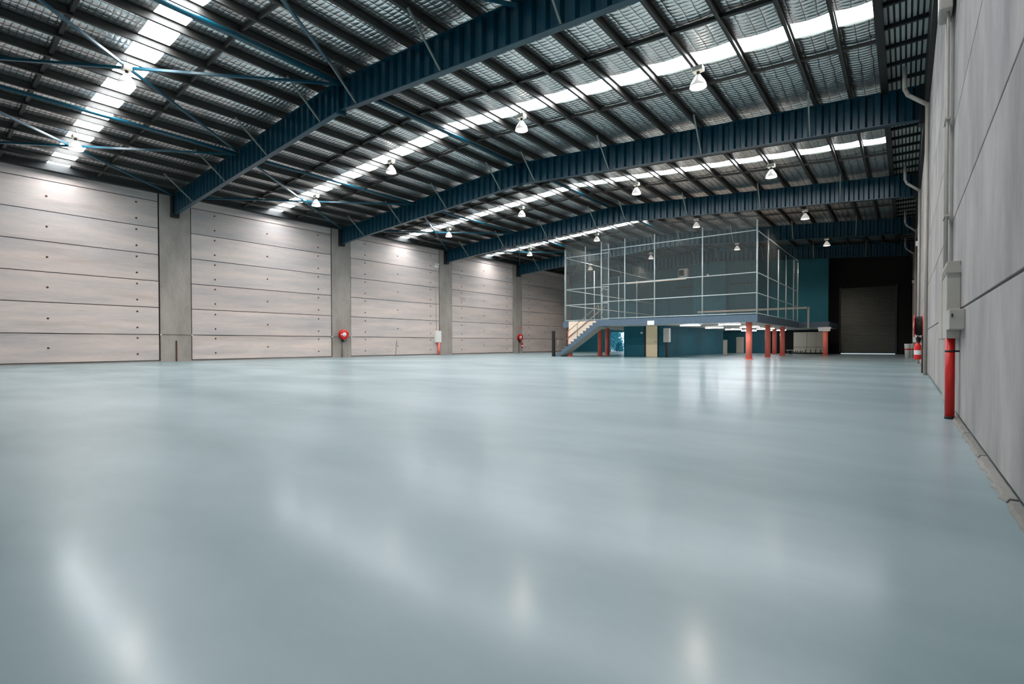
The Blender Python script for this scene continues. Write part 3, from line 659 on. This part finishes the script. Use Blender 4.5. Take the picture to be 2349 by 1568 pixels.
bm = new(); tube(bm, (0.12, 0.06, 0.0), (0.12, 0.06, 1.05), 0.10, 16); obj('pipe', bm, 'coral', cb_)
bm = new(); tube(bm, (0.03, -0.12, 2.0), (0.03, -0.12, 7.2), 0.018, 8); obj('conduit', bm, 'cabinet', cb_)
fl_ = thing('floodlight', 'small white twin floodlight high beside the third left column', 'light', (XL, 28.75, 7.22)); boxo('body', 0, 0.12, -0.16, 0.2, 0, 0.22, 'white', fl_)
for y in (-0.1, 0.12): bm = new(); lathe(bm, [(0.02, -0.06), (0.06, 0.0), (0.075, 0.07), (0.001, 0.07)], (0.1, y, 0.30), 12, 'x'); obj('lamp_head', bm, 'white', fl_)
sa = thing('steel_angle', 'rusty upright steel strip on the nearest left column', 'bracket', (XF, 9.86, 0)); bm = new(); box(bm, 0, 0.02, -0.03, 0.03, 0, 1.11); box(bm, 0, 0.06, -0.03, -0.015, 0, 1.11); obj('strip', bm, 'rust', sa)
wc = thing('cable', 'thin dark cable strung along the left wall at hose reel height', 'cable', (XL+0.06, 0, 1.42)); bm = new()
yy = 0.5
while yy < 28.3:
    tube(bm, (0, yy, 0.015*math.sin(yy*0.9)), (0, yy+0.8, 0.015*math.sin((yy+0.8)*0.9)), 0.010, 6, cap=False); yy += 0.8
obj('wire', bm, 'joint', wc)
for y in (9.15, 10.6, 19.1, 20.6): bm = new(); box(bm, -0.03, 0.015, -0.03, 0.03, -0.03, 0.03); obj('clip', bm, 'white', wc, (0, y, 0.0))
mk = thing('stencil_marking', 'three faint lines of small stencilled marks on a left wall panel', 'marking', (XL, 31.9, 4.72)); bm = new()
for r_ in range(3):
    y = -0.34
    while y < 0.30:
        wd = random.uniform(0.03, 0.07); box(bm, 0.004, 0.0075, y, y+wd, 0.02+0.105*r_, 0.055+0.105*r_); y += wd+0.025
obj('marks', bm, 'ink', mk)
# crack in a bottom panel
bm = new(); p = [(24.51, 0.10), (24.54, 0.45), (24.57, 0.80), (24.64, 1.17)]
for k in range(3): bar(bm, (XL+0.004, p[k][0], p[k][1]), (XL+0.004, p[k+1][0], p[k+1][1]), 0.012, 0.03)
tag(obj('crack', bm, 'joint'), 'thin dark crack rising in the bottom left wall panel', 'crack')

# ------------------------------------------------------------------ things on the right wall
cab = thing('pipe_cabinet', 'tall beige metal duct cover on the right wall above the red pipe', 'cabinet', (XR, 8.3, 0))
boxo('body', -0.125, -0.001, -0.52, 0.30, 0.955, 1.86, 'cabinet', cab, 0.006)
boxo('cap_plate', -0.135, -0.0, -0.54, 0.32, 1.72, 1.80, 'cabinet', cab); boxo('switch_box', -0.13, 0.0, -1.10, -0.52, 1.05, 1.27, 'cabinet', cab, 0.006)
boxo('side_channel', -0.13, -0.04, 0.33, 1.2, 0.955, 1.82, 'pipe_w', cab, 0.004)
bm = new()
for r_ in range(3):
    y = -0.50
    while y < 0.24: wd = random.uniform(0.03, 0.09); box(bm, -0.1365, -0.135, y, y+wd, 1.735+0.02*r_, 1.747+0.02*r_); y += wd+0.04
obj('print', bm, 'ink', cab)
lk2 = boxo('lock', -0.112, -0.10, -1.112, -1.10, 1.18, 1.22, 'black', cab)
rp_ = thing('red_pipe', 'bright red vertical pipe with a black clamp under the beige duct cover', 'pipe', (0.415, 7.87, 0))
bm = new(); tube(bm, (0,0,0.02), (0,0,0.96), 0.046, 20); obj('pipe', bm, 'red', rp_)
bm = new(); tube(bm, (0,0,0.0), (0,0,0.03), 0.048, 20); obj('foot', bm, 'black', rp_)
bm = new(); tube(bm, (0,0,0.795), (0,0,0.815), 0.049, 20); box(bm, 0.0, 0.085, -0.012, 0.012, 0.795, 0.815); obj('clamp', bm, 'black', rp_)
cd = thing('conduit_pair', 'pair of thin pale conduits running up the right wall from the duct cover', 'conduit', (XR-0.075, 9.05, 0))
for (dy, r_) in ((-0.10, 0.016), (0.12, 0.022)):
    bm = new(); tube(bm, (0, dy, 1.86), (0, dy, 5.345), r_, 8); obj('tube', bm, 'pipe_w', cd)
for z in (2.6, 3.9): boxo('clip', -0.03, 0.03, -0.15, 0.18, z, z+0.03, 'pipe_w', cd)
jb = thing('junction_box', 'pale junction box high on the right wall above the conduits', 'box', (XR-0.035, 9.05, 5.35)); boxo('body', -0.13, 0, -0.22, 0.22, 0, 0.7, 'pipe_w', jb, 0.01); boxo('lid', -0.14, -0.13, -0.2, 0.2, 0.03, 0.67, 'pipe_w', jb)
for k, y in enumerate((18.2, 28.2, 38.2, 47.8)):
    t = thing('downpipe', 'pale rainwater downpipe with an elbow at the gutter, ' + ['nearest of the four', 'second from the camera', 'third from the camera', 'farthest of the four'][k], 'pipe', (0, y, 0), 'rainwater downpipes')
    bm = new(); tube(bm, (-0.067, 0, 8.78), (-0.067, 0, 8.12), 0.055, 12); tube(bm, (-0.067, 0, 8.14), (0.02, 0, 7.93), 0.055, 12); tube(bm, (0.02, 0, 7.94), (0.435, 0, 7.56), 0.055, 12); obj('elbow', bm, 'pipe_w', t)
    bm = new(); tube(bm, (0.435, 0, 7.60), (0.435, 0, 0.0), 0.048, 12); obj('stack', bm, 'pipe_w', t)
hose_reel('red and black fire hose reel on the right wall, seen edge on', (XR-0.035, 19.45, 1.42), -1)
extinguisher('red fire extinguisher with white bands on the right wall below the hose reel', (0.28, 19.04, 0.42))
ws = thing('wall_notice', 'white notice box on the right wall beyond the hose reel', 'notice', (XR, 36.0, 0.95)); boxo('board', -0.18, 0, -0.2, 0.2, 0, 0.62, 'white', ws)
for (x, y, w) in ((0.10, 39.3, 'white bucket with red bands by the right wall, nearer'), (0.30, 40.2, 'white bucket with red bands by the right wall, tucked behind')):
    t = thing('bucket', w, 'bucket', (x, y, 0), 'stacked buckets')
    bm = new(); lathe(bm, [(0.001, 0), (0.13, 0), (0.16, 0.80), (0.17, 0.82), (0.17, 0.86), (0.001, 0.86)], seg=18); bk = obj('body', bm, 'white', t)
    bm = new(); lathe(bm, [(0.152, 0.48), (0.156, 0.56)], seg=18); obj('band', bm, 'red', bk)
for k, (y, z) in enumerate(((30.5, 5.5), (46.0, 5.2))):
    t = thing('security_camera', 'small white camera on the right wall, ' + ('nearer' if k == 0 else 'farther'), 'camera', (XR, y, z), 'wall cameras')
    bm = new(); box(bm, -0.16, 0, -0.08, 0.08, 0, 0.22); obj('housing', bm, 'white', t); bm = new(); lathe(bm, [(0.001, 0.0), (0.05, 0.02), (0.05, 0.12), (0.001, 0.12)], (-0.12, 0, 0.22), 10); obj('lens', bm, 'black', t)
